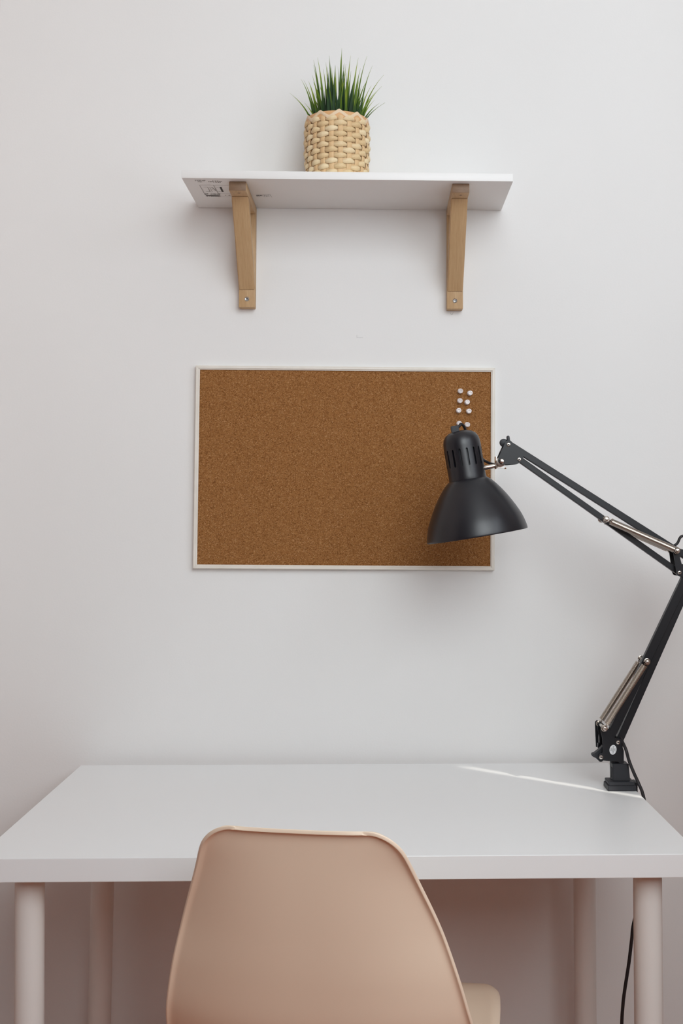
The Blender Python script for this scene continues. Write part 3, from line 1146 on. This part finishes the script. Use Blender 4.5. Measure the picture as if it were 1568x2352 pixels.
cyl(bm, (0.4318, YL - .011, 0.7885), (0.4318, YL + .011, 0.7885), 0.0052, 0.0052, 20, 0.001)
lobj('base_wing_nut', bm, m_blackp)
# sticker with three lines of print
bm = NB()
ang = math.radians(-10)
cx, cz = 0.4508, 0.8007
for yy_ in (yf - .0002,):
    va = []
    for k in range(40):
        t = 2 * PI * k / 40
        ex, ez = 0.0060 * math.cos(t), 0.0083 * math.sin(t)
        va.append((cx + ex * math.cos(ang) - ez * math.sin(ang), cz + ex * math.sin(ang) + ez * math.cos(ang)))
    prism(bm, va, yf - .0003, yf)
sticker = lobj('sticker', bm, m_sticker, smooth=False)
sticker['label'] = 'small white oval inspection sticker'


def text_mesh(s, size, loc, rot, m, name, parent, depth=0.00006):
    cu = bpy.data.curves.new(name, 'FONT')
    cu.body = s
    cu.size = size
    cu.extrude = depth
    cu.align_x = 'CENTER'
    cu.align_y = 'CENTER'
    tmp = bpy.data.objects.new(name, cu)
    COL.objects.link(tmp)
    bpy.context.view_layer.update()
    dg_ = bpy.context.evaluated_depsgraph_get()
    me = bpy.data.meshes.new_from_object(tmp.evaluated_get(dg_))
    bpy.data.objects.remove(tmp)
    T = Matrix.Translation(Vector(loc) - LO) @ rot
    me.transform(T)
    me.materials.clear()
    me.materials.append(m)
    o = bpy.data.objects.new(name, me)
    COL.objects.link(o)
    o.parent = parent
    return o


# type reads from top to bottom: text x axis points down the sticker
tx_ = Vector((-0.10, 0, -0.995)).normalized()
tz_ = Vector((0, -1, 0))
ty_ = tz_.cross(tx_)
RT = Matrix((tx_, ty_, tz_)).transposed().to_4x4()
for s, sz, off in (('QC', .0038, .0031), ('PASSED', .0038, 0.0), ('002', .0036, -.0032)):
    text_mesh(s, sz, (cx + ty_.x * off, yf - .00037, cz + ty_.z * off), RT, m_ink, 'sticker_lettering', sticker)

# post and clamp
bm = NB()
cyl(bm, (0.4662, YL, 0.745), (0.4662, YL, 0.8080), 0.0048, 0.0048, 20)
lobj('post', bm, m_black)
bm = NB()


def frustum(bm, b0, b1, t0, t1, z0, z1, bev=.0008):
    vs = [bm.verts.new((x, y, z)) for z, (x0, y0), (x1, y1) in ((z0, b0, b1), (z1, t0, t1)) for x, y in ((x0, y0), (x1, y0), (x1, y1), (x0, y1))]
    for f in ((0, 3, 2, 1), (4, 5, 6, 7), (0, 1, 5, 4), (1, 2, 6, 5), (2, 3, 7, 6), (3, 0, 4, 7)):
        bm.faces.new([vs[i] for i in f])
    bmesh.ops.bevel(bm, geom=[e for e in bm.edges if all(x in vs for x in e.verts)], offset=bev, segments=2, affect='EDGES')


frustum(bm, (0.4485, -0.2370), (0.4790, -0.2130), (0.4492, -0.2355), (0.4768, -0.2080), 0.7485, 0.7774)
block = lobj('clamp_block', bm, m_blackp)
bm = NB()
box(bm, (0.4480, -0.2300, 0.7530), (0.4486, -0.2200, 0.7700), .0002)
lobj('block_window', bm, m_dark, block)
bm = NB()
frustum(bm, (0.4383, -0.2485), (0.4868, -0.2068), (0.4388, -0.2480), (0.4862, -0.2075), DT + 0.0002, DT + 0.0090)
frustum(bm, (0.4405, -0.2460), (0.4850, -0.2090), (0.4400, -0.2455), (0.4845, -0.2095), DT + 0.0090, DT + 0.0150)
# back of the clamp going down the desk's edge and its lower jaw with the tightening screw
box(bm, (0.4868, -0.2380, DT - 0.070), (0.4915, -0.2130, DT + 0.0125), .001)
box(bm, (0.4560, -0.2380, DT - 0.070), (0.4915, -0.2130, DT - 0.064), .001)
lobj('clamp_foot', bm, m_blackp)
bm = NB()
cyl(bm, (0.466, -0.2255, DT - 0.100), (0.466, -0.2255, DT - 0.038), 0.003)
cyl(bm, (0.466, -0.2255, DT - 0.038), (0.466, -0.2255, DT - 0.0330), 0.011, 0.011, 20, .0008)
cyl(bm, (0.452, -0.2255, DT - 0.100), (0.480, -0.2255, DT - 0.100), 0.002)
lobj('clamp_screw', bm, m_chrome)
# mains cord: down over the desk's right edge, behind the front leg and on to the floor
bm = NB()
tube(bm, catmull([(0.4680, YL + .002, 0.8280), (0.4668, -0.2200, 0.8189), (0.4712, -0.2400, 0.8026), (0.4755, -0.2420, 0.7856), (0.4821, -0.2460, 0.7671), (0.4905, -0.2500, 0.7472), (0.4945, -0.2620, 0.7330),
                  (0.4950, -0.2760, 0.7120), (0.4930, -0.2850, 0.6500), (0.4850, -0.2930, 0.5800), (0.4690, -0.3000, 0.5300), (0.4654, -0.3000, 0.5025), (0.4608, -0.3000, 0.4672), (0.4533, -0.3000, 0.4215), (0.4502, -0.3000, 0.3969),
                  (0.4480, -0.3000, 0.3574), (0.4490, -0.2980, 0.2500), (0.4600, -0.2900, 0.1000), (0.4850, -0.2700, 0.0120), (0.5600, -0.2000, 0.0040), (0.7200, -0.1000, 0.0040)], 8), 0.0028, 12)
lobj('mains_cord', bm, m_cord, angle=70)

# ---------------------------------------------------------------- chair
CR = [(-.250, .8221, .1116, .0031), (-.243, .7941, .127, .0105), (-.232, .7491, .1431, .0231), (-.215, .6791, .1681, .0360), (-.198, .6091, .1887, .0380), (-.178, .5413, .2033, .0415),
      (-.145, .4835, .2110, .0450), (-.095, .4494, .2185, .0436), (-.03, .4410, .2214, .0353), (.05, .4530, .2215, .0252), (.12, .4670, .2185, .016), (.17, .4735, .2119, .0076), (.205, .4695, .1957, .0012), (.228, .4522, .1671, -.0035)]


def prof(t):
    n = len(CR) - 1
    x = min(max(t, 0), 1) * n
    i = min(int(x), n - 1)
    t = x - i
    A, B, C_, D = (CR[min(max(k, 0), n)] for k in (i - 1, i, i + 1, i + 2))
    return tuple(.5 * ((2 * b_) + (-a_ + c_) * t + (2 * a_ - 5 * b_ + 4 * c_ - d_) * t * t + (-a_ + 3 * b_ - 3 * c_ + d_) * t ** 3) for a_, b_, c_, d_ in zip(A, B, C_, D))


def shell_pt(t, u):
    y, z, wv, c = prof(t)
    y2, z2 = prof(min(t + .01, 1))[:2]
    y1, z1 = prof(max(t - .01, 0))[:2]
    l = math.hypot(y2 - y1, z2 - z1)
    ty, tz = (y2 - y1) / l, (z2 - z1) / l
    ny, nz = -tz, ty
    a = abs(u)
    off = c * a ** 2.6
    s_top = t * 0.372                       # metres down from the top edge
    r = 0.032
    if s_top < r:
        wv = wv - r + math.sqrt(max(0.0, r * r - (r - s_top) ** 2))
    d2 = .028 * a ** 4 * max(0, (t - .86) / .14) ** 2
    d_edge = min((1 - a) * wv, s_top)       # metres to the nearest edge of the shell
    off -= .0078 * max(0, 1 - d_edge / .0115) ** 2
    return Vector((u * wv, y + ny * off - ty * d2, z + nz * off - tz * d2))


chair = thing('chair', 'warm beige moulded plastic shell chair pushed under the desk', 'chair', (-.0078, -.5711, 0), (0, 0, -0.1698))
us = [k / 16 for k in range(-14, 15)]
us = [-1, -.991, -.976, -.957, -.935, -.908] + us + [.908, .935, .957, .976, .991, 1]
ts = [.0, .0012, .0036, .0070, .011, .016, .022, .029, .036, .040, .050, .061, .073, .087] + [.100 + .900 * k / 68 for k in range(69)]
bm = NB()
grid = [[bm.verts.new(shell_pt(t, u)) for u in us] for t in ts]
for i in range(len(ts) - 1):
    for j in range(len(us) - 1):
        bm.faces.new((grid[i][j], grid[i + 1][j], grid[i + 1][j + 1], grid[i][j + 1]))
bmesh.ops.recalc_face_normals(bm, faces=bm.faces)
shell = obj('seat_shell', bm, m_chair, chair, angle=180)
md = shell.modifiers.new('thickness', 'SOLIDIFY')
md.thickness = 0.0048
md.offset = 0
md = shell.modifiers.new('round', 'SUBSURF')
md.levels = 2
md.render_levels = 2
for sx, sy in ((-1, -1), (1, -1), (-1, 1), (1, 1)):
    bm = NB()
    tube(bm, [(sx * .10, -.02 + sy * .10, .405), (sx * .165, -.02 + sy * .165, .20), (sx * .215, -.02 + sy * .215, 0.0)], .013, 20, radii=[.014, .0155, .010])
    obj('leg', bm, m_wood_chair, chair)
bm = NB()
for s in (-1, 1):
    tube(bm, [(-.10, -.02 - s * .10, .385), (.165 * .9, -.02 + s * .165 * .9, .235)], .0045, 10)
    tube(bm, [(-.115, -.02 + s * .115, .36), (.115, -.02 + s * .115, .36)], .0045, 10)
box(bm, (-.11, -.135, .402), (.11, .095, .410), .002)
cyl(bm, (0, -.02, .405), (0, -.02, .438), 0.05)
obj('metal_brace', bm, m_black, chair)
